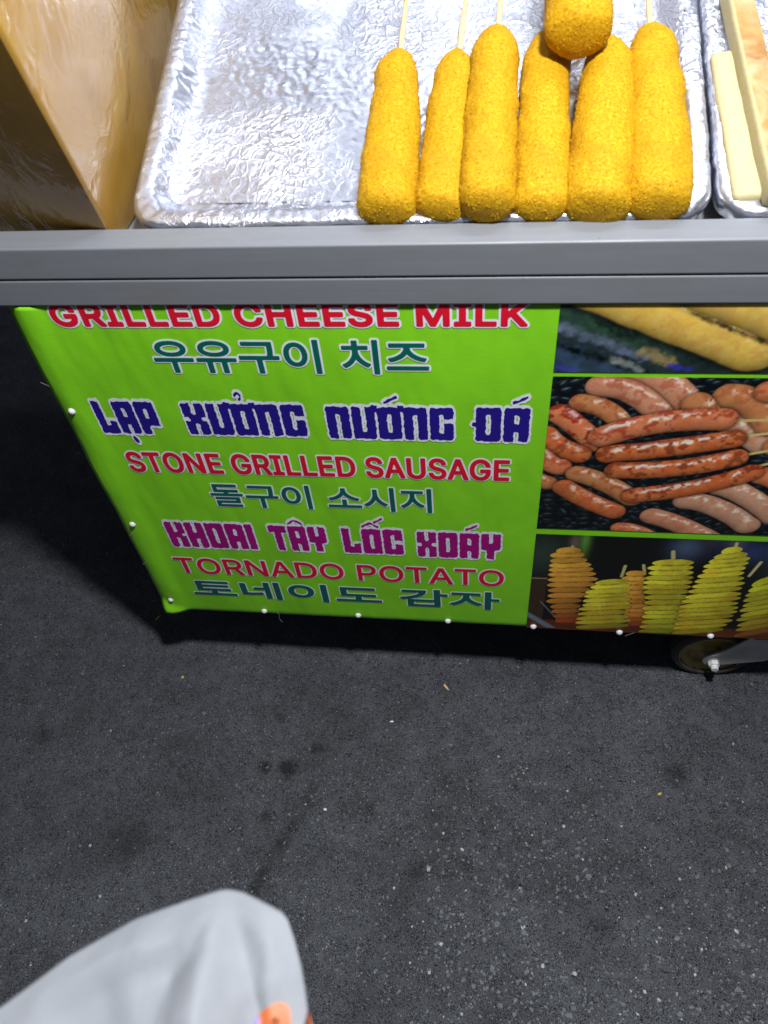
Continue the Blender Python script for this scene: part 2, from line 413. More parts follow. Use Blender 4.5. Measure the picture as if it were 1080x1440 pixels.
# ---- lettering, printed on the banner (flat ink, .3 - .6 mm proud)
Y1, Y2 = -.00045, -.0008
def to_banner(name, verts2, faces, mat, y, comp=None):
    me = mesh(name, [(p[0], y - (comp[i] if comp else 0), p[1]) for i, p in enumerate(verts2)], faces, mat)
    # face the street
    me.flip_normals() if me.polygons and me.polygons[0].normal.y > 0 else None
    o = link(name, me, banner); return o
import os
try: SANS = bpy.data.fonts.load(os.path.join(bpy.utils.resource_path('LOCAL'), 'datafiles', 'fonts', 'Inter.woff2'))
except Exception: SANS = None
def text_loops(s, spacing=1.0):
    """outline loops of a line of type, sampled from the font's own curves"""
    cu = bpy.data.curves.new('t', 'FONT'); cu.body = s; cu.space_character = spacing
    if SANS and s.isascii(): cu.font = SANS
    ob = bpy.data.objects.new('t', cu); COL.objects.link(ob); bpy.context.view_layer.update()
    c2 = ob.to_curve(bpy.context.evaluated_depsgraph_get()); loops = []
    for sp in c2.splines:
        if sp.type != 'BEZIER': loops.append([(p.co.x, p.co.y) for p in sp.points]); continue
        bp = sp.bezier_points; L = []
        for k in range(len(bp)):
            a, b = bp[k], bp[(k + 1) % len(bp)]; p0, p1, p2, p3 = [np.array(q[:2]) for q in (a.co, a.handle_right, b.handle_left, b.co)]
            straight = abs(np.cross(p1 - p0, p3 - p0)) + abs(np.cross(p2 - p0, p3 - p0)) < 1e-5
            for t in ([0] if straight else np.linspace(0, 1, 6)[:-1]): L.append(tuple((1 - t) ** 3 * p0 + 3 * t * (1 - t) ** 2 * p1 + 3 * t * t * (1 - t) * p2 + t ** 3 * p3))
        loops.append(L)
    ob.to_curve_clear(); bpy.data.objects.remove(ob); bpy.data.curves.remove(cu)
    return loops
def text_line(name, s, bl, br, top, mat, bold, outline, spacing=1.0):
    """bl/br: lower left/right corner of the line in the photograph, top: a point on its upper edge; bold and outline in metres"""
    A, B, T = on_y(*bl), on_y(*br), on_y(*top); loops = text_loops(s, spacing)
    al = np.array([p for L in loops for p in L]); lo, hi = al.min(0), al.max(0)
    x0, x1, z0, z1 = A[0] + bold, B[0] - bold, (A[2] + B[2]) / 2 + bold, T[2] - bold
    sx = (x1 - x0) / (hi[0] - lo[0]); sz = (z1 - z0) / (hi[1] - lo[1]); step = .0006; pad = .008
    xs = np.arange(x0 - pad, x1 + pad, step); zs = np.arange(z0 - pad, z1 + pad, step); D = np.full((len(zs), len(xs)), 9.0); Wn = np.zeros((len(zs), len(xs) + 1))
    for L in loops:
        P = [(x0 + (p[0] - lo[0]) * sx, z0 + (p[1] - lo[1]) * sz) for p in L]
        for k in range(len(P)):
            (ax, az), (bx_, bz) = P[k], P[(k + 1) % len(P)]
            i0, i1 = np.searchsorted(xs, [min(ax, bx_) - pad, max(ax, bx_) + pad]); j0, j1 = np.searchsorted(zs, [min(az, bz) - pad, max(az, bz) + pad])
            XX, ZZ = np.meshgrid(xs[i0:i1], zs[j0:j1]); D[j0:j1, i0:i1] = np.minimum(D[j0:j1, i0:i1], sd_cap(XX, ZZ, ax, az, bx_, bz, 0))
            if az != bz:
                r0, r1 = np.searchsorted(zs, [min(az, bz), max(az, bz)])
                if r1 > r0:
                    xc = ax + (bx_ - ax) * (zs[r0:r1] - az) / (bz - az); np.add.at(Wn, (np.arange(r0, r1), np.searchsorted(xs, xc)), 1 if bz > az else -1)
    inside = np.abs(np.cumsum(Wn, 1)[:, :-1]) > .5
    D = np.where(inside, -D, D)
    v, f = contour(D - bold, xs, zs); to_banner(name, v, f, mat, Y2)
    v, f = contour(D - bold - outline, xs, zs); to_banner(name + '_outline', v, f, MAT['white'], Y1)
# ---- the chunky display lettering: signed distances of slabs and slots, contoured
def sd_box(X, Y, x0, x1, y0, y1, r=.05):
    cx, cy, hx, hy = (x0 + x1) / 2, (y0 + y1) / 2, (x1 - x0) / 2 - r, (y1 - y0) / 2 - r
    dx = np.abs(X - cx) - hx; dy = np.abs(Y - cy) - hy
    return np.hypot(np.maximum(dx, 0), np.maximum(dy, 0)) + np.minimum(np.maximum(dx, dy), 0) - r
def sd_cap(X, Y, ax, ay, bx, by, r):
    dx, dy = bx - ax, by - ay; t = np.clip(((X - ax) * dx + (Y - ay) * dy) / (dx * dx + dy * dy + 1e-9), 0, 1)
    return np.hypot(X - ax - dx * t, Y - ay - dy * t) - r
CW = .86
def glyph(ch, X, Y):
    base = ch[0]; U = np.minimum; S = lambda a, b: np.maximum(a, -b)
    full = lambda: sd_box(X, Y, 0, CW, 0, 1, .09)
    bx = lambda *a, r=.03: sd_box(X, Y, *a, r)
    a, b = .345, .515
    if base == 'O': d = S(full(), bx(a, b, .20, .80, r=.06))
    elif base == 'N': d = S(full(), bx(a, b, -.3, .78, r=.06))
    elif base == 'U': d = S(full(), bx(a, b, .22, 1.3, r=.06))
    elif base == 'G': d = S(S(full(), bx(a, b, .20, .80, r=.06)), bx(.45, 1.2, .52, .66))
    elif base == 'C': d = S(S(full(), bx(a, b, .20, .80, r=.06)), bx(.45, 1.2, .42, .58))
    elif base == 'D': d = U(S(full(), bx(a, b, .20, .80, r=.06)), bx(-.13, .2, .46, .56))
    elif base == 'A': d = S(S(full(), bx(a, b, .52, .80, r=.05)), bx(a, b, -.3, .30, r=.03))
    elif base == 'P': d = S(S(full(), bx(a, b, .48, .80, r=.05)), bx(.36, 1.3, -.3, .26, r=.05))
    elif base == 'L': d = U(U(bx(0, .33, 0, 1), bx(0, .78, 0, .25)), bx(.50, .78, 0, .40))
    elif base == 'H': d = S(S(full(), bx(a, b, .60, 1.3)), bx(a, b, -.3, .38))
    elif base == 'K': d = S(S(S(full(), bx(a, b, .60, 1.3)), bx(a, b, -.3, .38)), sd_cap(X, Y, .98, .5, .75, .5, .06))
    elif base == 'X': d = S(S(S(S(full(), sd_cap(X, Y, .43, 1.05, .43, .72, .085)), sd_cap(X, Y, .43, -.05, .43, .30, .085)), sd_cap(X, Y, .98, .5, .72, .5, .07)), sd_cap(X, Y, -.12, .5, .14, .5, .07))
    elif base == 'I': d = bx(0, .34, 0, 1, r=.05)
    elif base == 'T': d = U(bx(0, CW, .74, 1, r=.05), bx(.26, .60, 0, .9, r=.05))
    elif base == 'Y': d = U(S(bx(0, CW, .36, 1, r=.08), bx(a, b, .62, 1.3, r=.05)), bx(.26, .60, 0, .5, r=.05))
    m = ch[1:]
    if '+' in m: d = U(d, bx(.74, .98, .86, 1.05))                     # horn
    if '/' in m: d = U(d, sd_cap(X, Y, .30, 1.14, .74, 1.30, .035))
    if '\\' in m: d = U(d, sd_cap(X, Y, .62, 1.26, .98, 1.42, .03))    # acute beside the circumflex
    if '^' in m: d = U(d, U(sd_cap(X, Y, .10, 1.10, .43, 1.24, .035), sd_cap(X, Y, .43, 1.24, .76, 1.10, .035)))
    if '.' in m: d = U(d, sd_cap(X, Y, .40, -.16, .47, -.26, .07))
    if '?' in m:
        arc = np.abs(np.hypot(X - .42, (Y - 1.24)) - .10) - .035
        arc = np.maximum(arc, -(sd_box(X, Y, .2, .42, 1.0, 1.24, .01)))
        d = U(d, arc)
    return d
ADV = {'I': .34, 'L': .80}
def contour(F, xs, zs):
    """marching squares of F<0, runs of full cells merged"""
    v = []; f = []; nz, nx = F.shape
    idx = {}
    def vid(p):
        k = (round(p[0], 7), round(p[1], 7))
        if k not in idx: idx[k] = len(v); v.append(k)
        return idx[k]
    ins = F < 0
    cnt = ins[:-1, :-1].astype(int) + ins[1:, :-1] + ins[:-1, 1:] + ins[1:, 1:]
    for j in range(nz - 1):
        i = 0
        while i < nx - 1:
            c = cnt[j, i]
            if c == 0: i += 1; continue
            if c == 4:
                k = i
                while k < nx - 1 and cnt[j, k] == 4: k += 1
                f.append((vid((xs[i], zs[j])), vid((xs[k], zs[j])), vid((xs[k], zs[j + 1])), vid((xs[i], zs[j + 1])))); i = k; continue
            cs = [(i, j), (i + 1, j), (i + 1, j + 1), (i, j + 1)]; poly = []
            for q in range(4):
                (a, b), (c2, d2) = cs[q], cs[(q + 1) % 4]; fa, fb = F[b, a], F[d2, c2]
                if fa < 0: poly.append(vid((xs[a], zs[b])))
                if (fa < 0) != (fb < 0):
                    t = fa / (fa - fb); poly.append(vid((xs[a] + (xs[c2] - xs[a]) * t, zs[b] + (zs[d2] - zs[b]) * t)))
            if len(set(poly)) >= 3: f.append(tuple(dict.fromkeys(poly)))
            i += 1
    return v, f
def word(glyphs, bl, br, tl, tr, mat, seed):
    A, B, C, D = on_y(*bl), on_y(*br), on_y(*tl), on_y(*tr)
    x0 = (A[0] + C[0]) / 2; x1 = (B[0] + D[0]) / 2; z0 = (A[2] + B[2]) / 2; z1 = (C[2] + D[2]) / 2
    gap = .09; pos = []; x = 0
    for g in glyphs: pos.append(x); x += ADV.get(g[0], CW) + gap
    tot = x - gap; sx = (x1 - x0) / tot; sz = z1 - z0
    step = .00055; pad = .006
    xs = np.arange(x0 - .012, x1 + .012, step); zs = np.arange(z0 - .022, z1 + .034, step)
    XX, ZZ = np.meshgrid((xs - x0) / sx, (zs - z0) / sz)
    d = np.full(XX.shape, 9.0)
    for g, p in zip(glyphs, pos): d = np.minimum(d, glyph(g, XX - p, ZZ))
    # torn, wobbly edges
    WX, WZ = np.meshgrid(xs, zs)
    ph = seed * 1.7
    wob = sum(a * np.sin(WX * k1 + WZ * k2 + ph * q) for q, (a, k1, k2) in enumerate([(.007, 620, 250), (.007, -320, 560), (.006, 950, -700), (.005, 300, 1100)], 1))
    d2 = d + wob
    d = d * min(sx, sz); d2 = d2 * min(sx, sz)
    v, f = contour(d2, xs, zs); to_banner('text_word', v, f, mat, Y2)
    v, f = contour(d2 - .0022, xs, zs); to_banner('text_word_outline', v, f, MAT['white'], Y1)
text_line('text_line', 'GRILLED CHEESE MILK', (79, 459), (742, 459), (410, 424), MAT['red'], .0015, .0021, 1.05)
text_line('text_line', '우유구이 치즈', (225, 525), (604, 524), (410, 477), MAT['teal'], .0009, .0020)
text_line('text_line', 'STONE GRILLED SAUSAGE', (186, 662), (716, 677), (440, 640), MAT['red'], .0012, .0018, 1.03)
text_line('text_line', '돌구이 소시지', (303, 712), (608, 720), (455, 683), MAT['teal'], .0008, .0018)
text_line('text_line', 'TORNADO POTATO', (253, 806), (708, 823), (470, 792), MAT['red'], .0008, .0018, 1.02)
text_line('text_line', '토네이도 감자', (276, 838), (702, 857), (480, 823), MAT['teal'], .0013, .0016)
word(['L', 'A.', 'P'], (146, 606), (229, 611), (126, 562), (216, 566), MAT['navy'], 1)
word(['X', 'U+', 'O+?', 'N', 'G'], (268, 608), (433, 614), (252, 566), (426, 569), MAT['navy'], 2)
word(['N', 'U+', 'O+/', 'N', 'G'], (465, 615), (638, 618), (456, 571), (638, 573), MAT['navy'], 3)
word(['D', 'A/'], (669, 619), (743, 621), (669, 573), (746, 573), MAT['navy'], 4)
word(['K', 'H', 'O', 'A', 'I'], (244, 768), (362, 771), (230, 733), (354, 737), MAT['magenta'], 5)
word(['T', 'A^', 'Y'], (386, 772), (461, 775), (375, 738), (458, 741), MAT['magenta'], 6)
word(['L', 'O^\\', 'C'], (486, 776), (567, 779), (479, 742), (566, 745), MAT['magenta'], 7)
word(['X', 'O', 'A/', 'Y'], (588, 781), (702, 786), (586, 747), (706, 751), MAT['magenta'], 8)

# ---- printed pictures: colours painted by numpy onto a fine sheet of vertices
def fbm(shape, scale, seed, octs=4):
    r = np.random.default_rng(seed); H, Wd = shape; out = np.zeros(shape); amp = 1; tot = 0
    for o in range(octs):
        s = max(scale / 2 ** o, 1.01); gh, gw = int(H / s) + 3, int(Wd / s) + 3; g = r.random((gh, gw))
        y = np.arange(H) / s; x = np.arange(Wd) / s; yi = y.astype(int); xi = x.astype(int); fy = (y - yi)[:, None]; fx = (x - xi)[None]
        fy = fy * fy * (3 - 2 * fy); fx = fx * fx * (3 - 2 * fx)
        a = g[np.ix_(yi, xi)]; b = g[np.ix_(yi, xi + 1)]; c = g[np.ix_(yi + 1, xi)]; d = g[np.ix_(yi + 1, xi + 1)]
        out += amp * ((a * (1 - fx) + b * fx) * (1 - fy) + (c * (1 - fx) + d * fx) * fy); tot += amp; amp *= .55
    return out / tot
def sm(e0, e1, x):
    t = np.clip((x - e0) / (e1 - e0 + 1e-12), 0, 1); return t * t * (3 - 2 * t)
class Pic:
    def __init__(s, x0, x1, z0, z1, step):
        s.xs = np.linspace(x0, x1, int((x1 - x0) / step) + 1); s.zs = np.linspace(z0, z1, int((z1 - z0) / step) + 1)
        s.X, s.Z = np.meshgrid(s.xs, s.zs); s.sh = s.X.shape; s.step = step
        s.im = np.zeros(s.sh + (3,)); s.seed = 10
    def over(s, mask, col):
        m = np.clip(mask, 0, 1)[..., None]; s.im = s.im * (1 - m) + np.asarray(col) * m
    def n(s, scale_m, octs=4):
        s.seed += 1; return fbm(s.sh, scale_m / s.step, s.seed, octs)
    def spine(s, P):
        P = [np.array(p) for p in P]
        if len(P) == 2: P = [P[0], (P[0] + P[1]) / 2, P[1]]
        ts = np.linspace(0, 1, 26)[:, None]; c = (1 - ts) ** 2 * P[0] + 2 * ts * (1 - ts) * (2 * P[1] - (P[0] + P[2]) / 2) + ts ** 2 * P[2]
        best = np.full(s.sh, 9.); tt = np.zeros(s.sh); side = np.zeros(s.sh)
        for i in range(25):
            a, b = c[i], c[i + 1]; d = b - a; L = (d ** 2).sum()
            t = np.clip(((s.X - a[0]) * d[0] + (s.Z - a[1]) * d[1]) / L, 0, 1)
            ex = s.X - a[0] - d[0] * t; ez = s.Z - a[1] - d[1] * t; q = np.hypot(ex, ez); m = q < best
            best[m] = q[m]; tt[m] = ((i + t) / 25)[m]; side[m] = (ez * np.sign(d[0] + 1e-9) * 1.0)[m]
        return best, tt, side
    def sausage(s, P, r, cols, char=.4, gloss=.6):
        d, t, side = s.spine(P); n1 = s.n(.012); n2 = s.n(.0035, 3)
        r = r * (1 + .06 * (s.n(.02) - .5) * 2)
        u = d / r; body = sm(r * 1.03, r * .93, d)
        shadow = sm(r * 1.28, r * .9, d); s.over(shadow * .75, s.im * .12)
        v = side / r                                     # +1 upper edge
        base = np.array(cols[0])[None, None] * (1 - n1[..., None]) * 1.0 + np.array(cols[1])[None, None] * n1[..., None]
        dark = np.array(cols[2])
        n3 = s.n(.007, 3); k = sm(.46, .60, n1 * .35 + n2 * .25 + n3 * .4 + .10 * v * char)[..., None] * min(1, char * 1.0); base = base * (1 - k) + dark * k
        shade = np.clip(np.sqrt(np.clip(1 - u * u, 0, 1)) * .62 + .30 * v + .28, .12, 1.25)
        base = base * shade[..., None] * (0.9 + .25 * n2[..., None])
        hl = np.exp(-((v - .42 - .5 * (n3 - .5)) / .17) ** 2) * sm(.42, .58, n1 * .4 + s.n(.005, 2) * .6) * sm(0, .08, t) * sm(1, .92, t)
        base = base + hl[..., None] * gloss * np.array([1, .93, .85])
        s.over(body, base)
    def finish(s, name, y):
        im = np.clip(s.im, 0, 1)
        n = s.X.size; H, Wd = s.sh
        co = np.stack([s.X.ravel(), np.full(n, y), s.Z.ravel()], 1).astype(np.float32)
        q = np.arange(n).reshape(H, Wd); quads = np.stack([q[:-1, :-1], q[:-1, 1:], q[1:, 1:], q[1:, :-1]], -1).reshape(-1, 4)
        me = bpy.data.meshes.new(name); me.vertices.add(n); me.vertices.foreach_set('co', co.ravel())
        me.loops.add(quads.size); me.loops.foreach_set('vertex_index', quads.ravel().astype(np.int32))
        me.polygons.add(len(quads)); me.polygons.foreach_set('loop_start', np.arange(0, quads.size, 4, dtype=np.int32))
        me.update(calc_edges=True)
        ca = me.color_attributes.new('Print', 'FLOAT_COLOR', 'POINT')
        ca.data.foreach_set('color', np.concatenate([im.reshape(-1, 3), np.ones((n, 1))], 1).astype(np.float32).ravel())
        me.materials.append(MAT['picture']); return link(name, me, banner)
def z5(x, y): p = on_y(720 + x / 3, 420 + y / 3); return (p[0], p[2])
def z6(x, y): p = on_y(720 + x / 3, 720 + y / 3); return (p[0], p[2])
PX0, PX1 = .0575, .5585
def sc5(r): return r * .00033
def lin(r, g, b): return tuple((c / 255) ** 2.2 for c in (r, g, b))

def picture_sausages():
    p = Pic(PX0, PX1, .3895, .6235, .0009)
    # glossy black pebbles
    p.im[:] = lin(14, 20, 24)
    r = np.random.default_rng(3); gx = np.arange(PX0 - .01, PX1 + .01, .0125)
    for z in np.arange(.385, .63, .0078):
        for x in gx:
            cx, cz = x + r.normal() * .004, z + r.normal() * .002; a = r.normal() * .5; w, h = r.uniform(.005, .0085), r.uniform(.003, .0048)
            sl = (np.abs(p.X - cx) < .011) & (np.abs(p.Z - cz) < .011)
            if not sl.any(): continue
            ix = np.where(sl.any(0))[0]; iz = np.where(sl.any(1))[0]; S = (slice(iz[0], iz[-1] + 1), slice(ix[0], ix[-1] + 1))
            X = p.X[S] - cx; Z = p.Z[S] - cz; u = (X * math.cos(a) + Z * math.sin(a)) / w; v = (-X * math.sin(a) + Z * math.cos(a)) / h
            q = np.hypot(u, v); m = sm(1.05, .9, q)[..., None]; hl = np.exp(-((u + .1) ** 2 / .25 + (v - .45) ** 2 / .05)) * r.uniform(.2, 1)
            top = 1.0 if cz > .56 else .45
            c = np.array(lin(30, 38, 42)) * (1 - q[..., None] * .7) + hl[..., None] * np.array(lin(110, 135, 150)) * top
            p.im[S] = p.im[S] * (1 - m) + c * m
    pink = (lin(225, 140, 105), lin(240, 180, 140), lin(190, 75, 45)); tan = (lin(215, 130, 80), lin(230, 165, 105), lin(175, 65, 30))
    org = (lin(235, 120, 70), lin(245, 165, 115), lin(175, 35, 12)); red = (lin(222, 95, 48), lin(245, 155, 90), lin(120, 12, 5)); pale = (lin(225, 160, 125), lin(235, 190, 155), lin(200, 110, 70))
    S = lambda pts, rr, c, ch=.5, gl=.6: p.sausage([z5(*q) for q in pts], sc5(rr), c, ch, gl)
    S([(520, 310), (640, 350), (725, 430)], 50, pink, .6); S([(370, 368), (510, 395), (625, 490)], 42, pink, .6)
    S([(290, 438), (400, 470), (475, 540)], 36, tan, .6); S([(780, 455), (920, 520), (1055, 610)], 46, pale)
    S([(915, 412), (1010, 440), (1090, 530)], 50, tan, .5); S([(1085, 390), (1180, 430), (1260, 520)], 44, org)
    S([(200, 485), (265, 530), (350, 605)], 41, org, .9); S([(140, 572), (200, 620), (285, 655)], 40, red, .6)
    S([(95, 640), (165, 695), (205, 708)], 38, org, .6); S([(80, 745), (120, 765), (150, 775)], 34, tan, .6)
    S([(275, 737), (390, 775), (505, 840)], 40, tan, .6); S([(220, 795), (320, 850), (430, 895)], 40, red, .35)
    S([(450, 965), (520, 975), (600, 1010)], 30, org); S([(880, 790), (985, 830), (1100, 915)], 44, pale, .3)
    S([(735, 850), (860, 880), (990, 955)], 44, pale, .4); S([(590, 915), (700, 950), (830, 1010)], 42, pink, .4)
    S([(1060, 745), (1150, 780), (1240, 850)], 42, org); S([(1120, 620), (1230, 660), (1330, 740)], 44, tan); S([(1180, 880), (1280, 920), (1380, 990)], 44, org)
    S([(1290, 420), (1400, 470), (1480, 560)], 44, tan); S([(1420, 640), (1500, 690), (1560, 760)], 44, org)
    for a, b in [((935, 513), (1250, 506)), ((960, 580), (1250, 548)), ((975, 658), (1250, 610)), ((1035, 705), (1250, 655))]:
        d, t, s_ = p.spine([z5(*a), z5(*b)]); p.over(sm(.0022, .0014, d), np.array(lin(215, 190, 120)))
    S([(780, 440), (800, 465), (820, 490)], 46, tan, .5)
    S([(378, 582), (620, 522), (888, 508)], 46, org, .75, .9); S([(405, 655), (660, 628), (935, 590)], 40, red, .7, .9)
    S([(440, 722), (700, 712), (942, 670)], 40, red, .7, .9); S([(510, 828), (780, 792), (1010, 732)], 39, red, .75, .9)
    p.finish('sausage_picture', Y2)
def picture_cheese():
    p = Pic(PX0, PX1, .6290, .7058, .0010)
    p.im[:] = lin(38, 52, 50)
    n = p.n(.02); p.im *= (.6 + .9 * n)[..., None]
    def band(a, b, r, col, k=1.0, soft=.05):
        d, t, s_ = p.spine([z5(*a), z5(*b)]); r = r * 1.35; p.over(sm(sc5(r), sc5(r * soft), d + sc5(r) * (p.n(.006) - .5) * 1.3) * k * (.55 + .45 * sm(.35, .6, p.n(.01))), np.array(col) * (.7 + .6 * p.n(.008)[..., None]))
    band((190, 240), (700, 420), 60, lin(60, 80, 110), .8); band((150, 180), (600, 320), 14, lin(8, 14, 14)); band((180, 105), (560, 245), 18, lin(120, 130, 165), .8)
    band((230, 100), (640, 240), 30, lin(62, 90, 70), .5); band((200, 60), (560, 170), 20, lin(50, 80, 62), .8)
    band((560, 225), (660, 270), 20, lin(170, 150, 95), .7); band((430, 255), (540, 300), 14, lin(150, 160, 155), .7); band((180, 285), (260, 300), 14, lin(70, 70, 190), .8); band((670, 280), (740, 300), 12, lin(60, 60, 200), .7)
    band((380, 90), (1000, 310), 26, lin(14, 26, 22), .9)
    yel = (lin(245, 195, 75), lin(250, 220, 120), lin(215, 120, 30))
    p.sausage([z5(300, -90), z5(1020, 205)], sc5(85), yel, .35, .35)
    band((760, 60), (1090, 190), 10, lin(25, 30, 22), .9)
    p.sausage([z5(740, -90), z5(1300, 130)], sc5(80), yel, .25, .2)
    p.finish('cheese_picture', Y2)
def picture_potatoes():
    p = Pic(PX0, PX1, .1660, .3785, .0009)
    p.im[:] = lin(22, 22, 20); n = p.n(.06, 2)
    def blob(c, rx, rz, col, k):
        x, z = z6(*c); p.over(np.exp(-(((p.X - x) / rx) ** 2 + ((p.Z - z) / rz) ** 2)) * k, np.array(col))
    blob((130, 180), .03, .04, lin(55, 70, 60), .9); blob((310, 120), .006, .03, lin(95, 150, 60), .9); blob((265, 130), .006, .02, lin(130, 110, 100), .6)
    blob((740, 150), .018, .022, lin(80, 95, 125), .9); blob((860, 110), .02, .02, lin(60, 60, 75), .8); blob((1010, 170), .03, .02, lin(50, 65, 115), .9); blob((950, 130), .01, .01, lin(110, 100, 120), .6)
    for x in (1180, 1350): blob((x, 200), .03, .05, lin(60, 70, 60), .8)
    # wooden tray
    a = z6(60, 275); zt = a[1]; xl = z6(150, 275)[0]
    p.over(((p.X < xl) & (p.Z < zt)) * .8, np.array(lin(70, 52, 36))); p.over(((p.X < xl) & (np.abs(p.Z - zt) < .0015)) * 1., np.array(lin(150, 120, 85)))
    zb = z6(500, 470)[1]; p.over(sm(zb + .004, zb - .004, p.Z), np.array(lin(95, 48, 22)) * (.5 + p.n(.03)[..., None]))
    d, t, s_ = p.spine([z6(50, 420), z6(180, 495)]); p.over(sm(.006, .003, d), np.array(lin(110, 125, 135)))
    d, t, s_ = p.spine([z6(120, 375), z6(205, 465)]); p.over(sm(.0010, .0005, d), np.array(lin(130, 130, 125)))
    PN = p.n(.018, 4)
    def potato(profile, step, hue, hue2, tilt=.0, lean=0.0, seed=1):
        """profile: rows (y, xleft, xright) in crop pixels, from the bottom to the top"""
        r = np.random.default_rng(seed); ys = [q[0] for q in profile]
        y = ys[0]
        while y > ys[-1]:
            yy = sorted(ys); xl = np.interp(y, yy, [q[1] for q in sorted(profile)]); xr = np.interp(y, yy, [q[2] for q in sorted(profile)])
            xl += r.normal() * 5; xr += r.normal() * 5
            A = np.array(z6(xl, y + tilt)); B = np.array(z6(xr, y - tilt)); c = (A + B) / 2; w = np.linalg.norm(B - A) / 2; h = max(step * .00033 * 1.35, w * .19)
            ang = math.atan2(B[1] - A[1], B[0] - A[0]); X = p.X - c[0]; Z = p.Z - c[1]
            u = (X * math.cos(ang) + Z * math.sin(ang)) / w; v = (-X * math.sin(ang) + Z * math.cos(ang)) / h; q = u * u + v * v
            tt = (ys[0] - y) / (ys[0] - ys[-1])
            wav = .06 * np.sin(u * 9 + r.random() * 6)
            c1 = np.array(hue) * (tt ** .6) + np.array(hue2) * (1 - tt ** .6)
            side = (1.05 - .30 * np.clip(u, -1, 1) - .18 * u * u)
            edge = .40 + .75 * sm(-1.0, -.35, v + wav) 
            rim = np.exp(-((np.sqrt(q) - .93) / .07) ** 2) * (v < .1) * .30
            k = sm(.42, .66, PN + .12 * math.sin(y * .3))[..., None]; c1 = c1[None, None] * (1 - k * .3) + np.array(lin(170, 95, 30))[None, None] * k * .3
            col = c1 * (side * edge + rim)[..., None] * r.uniform(.72, 1.15)
            p.over(sm(1.12, .98, q) * .85, np.array(lin(40, 24, 10)) ) if r.random() < 2 else None
            p.over(sm(1.0, .93, q + wav * .4), col)
            y -= step * 1.22 * r.uniform(.85, 1.2)
    Yg, Yy, Og, Rd, Br = lin(200, 205, 45), lin(235, 225, 60), lin(235, 175, 65), lin(150, 60, 30), lin(140, 90, 35)
    def stick(a, b, r_=7): 
        d, t, s_ = p.spine([z6(*a), z6(*b)]); p.over(sm(sc5(r_), sc5(r_ * .6), d), np.array(lin(205, 195, 130)))
    stick((1000, 268), (1050, 210)); stick((255, 142), (255, 170), 5); stick((555, 222), (560, 260)); stick((940, 155), (948, 130)); stick((680, 165), (680, 210), 9); stick((462, 270), (478, 225))
    potato([(500, 930, 1180), (420, 960, 1190), (330, 985, 1180), (275, 1020, 1120)], 17, Yg, Br, 22, seed=7)
    potato([(500, 1180, 1400), (350, 1160, 1390), (220, 1230, 1330)], 17, Yg, Br, 6, seed=17)
    potato([(495, 1400, 1600), (330, 1390, 1590), (210, 1440, 1540)], 17, Yy, Br, 6, seed=18)
    potato([(470, 470, 580), (380, 470, 570), (300, 465, 570), (255, 475, 560)], 15, Og, Rd, 0, seed=3)
    potato([(455, 180, 285), (400, 165, 290), (340, 145, 320), (290, 150, 365), (230, 155, 340), (180, 165, 310), (158, 195, 285)], 16, Og, Rd, 2, seed=1)
    potato([(480, 265, 500), (430, 272, 500), (350, 305, 500), (300, 335, 495), (274, 380, 470)], 15, Yy, lin(165, 150, 40), 5, seed=2)
    potato([(500, 535, 740), (450, 545, 740), (380, 550, 745), (300, 552, 760), (240, 570, 770), (208, 590, 755), (198, 610, 740)], 16, Yy, lin(150, 160, 35), 1, seed=4)
    potato([(500, 675, 900), (450, 690, 935), (400, 705, 960), (330, 740, 975), (260, 780, 985), (200, 830, 1000), (165, 875, 985), (155, 890, 960)], 16, Yy, lin(165, 150, 35), 8, seed=5)
    zb = z6(500, 500)[1]; p.over(sm(zb, zb - .003, p.Z), np.array(lin(110, 58, 30)) * (.4 + p.n(.02)[..., None]))
    zb = z6(500, 522)[1]; p.over(sm(zb, zb - .002, p.Z), np.array(lin(60, 20, 14)))
    g = (.85 + .3 * p.n(.002, 2))[..., None]; p.im *= g
    p.finish('potato_picture', Y2)
picture_sausages(); picture_cheese(); picture_potatoes()

# rivets pinning the banner down
for (px, py) in [(102, 577), (187, 736), (241, 842), (372, 858), (504, 864), (630, 872), (750, 880), (871, 888), (999, 893)]:
    c = on_y(px, py)
    o = lathe_y('rivet', [(0, -.0042), (.0016, -.0040), (.0032, -.0030), (.0043, -.0014), (.0046, 0.0)], MAT['rivet'], cart, 20)
    o.location = (c[0], -.0008, c[2]); cpart(o)
# frayed threads at the hem
def tube(name, pts, r, mat, parent=None, n=6):
    v = []; f = []; P = [Vector(p) for p in pts]
    for i, p in enumerate(P):
        d = (P[min(i + 1, len(P) - 1)] - P[max(i - 1, 0)]).normalized(); a = d.cross(Vector((0, 0, 1)) if abs(d.z) < .9 else Vector((1, 0, 0))).normalized(); b = d.cross(a)
        for k in range(n): an = 2 * math.pi * k / n; v.append(p + (a * math.cos(an) + b * math.sin(an)) * (r if 0 < i < len(P) - 1 else r * .6))
    for i in range(len(P) - 1):
        for k in range(n): f.append((i * n + k, i * n + (k + 1) % n, (i + 1) * n + (k + 1) % n, (i + 1) * n + k))
    f.append(tuple(range(n))[::-1]); f.append(tuple((len(P) - 1) * n + k for k in range(n)))
    return link(name, mesh(name, v, f, mat, True), parent)
def thread(px, py, n, dx, dz):
    c = on_y(px, py, -.001); p = [(c[0] + dx * k / n + .0012 * math.sin(k * .8), c[1] - .0005 * k, c[2] + dz * k / n) for k in range(n + 1)]
    cpart(tube('thread', p, .00028, MAT['thread'], cart, 5))
thread(390, 861, 10, .004, -.020); thread(892, 889, 8, -.012, -.006); thread(70, 545, 6, -.004, .010); thread(186, 750, 4, -.006, -.004); thread(205, 790, 4, -.006, -.004)

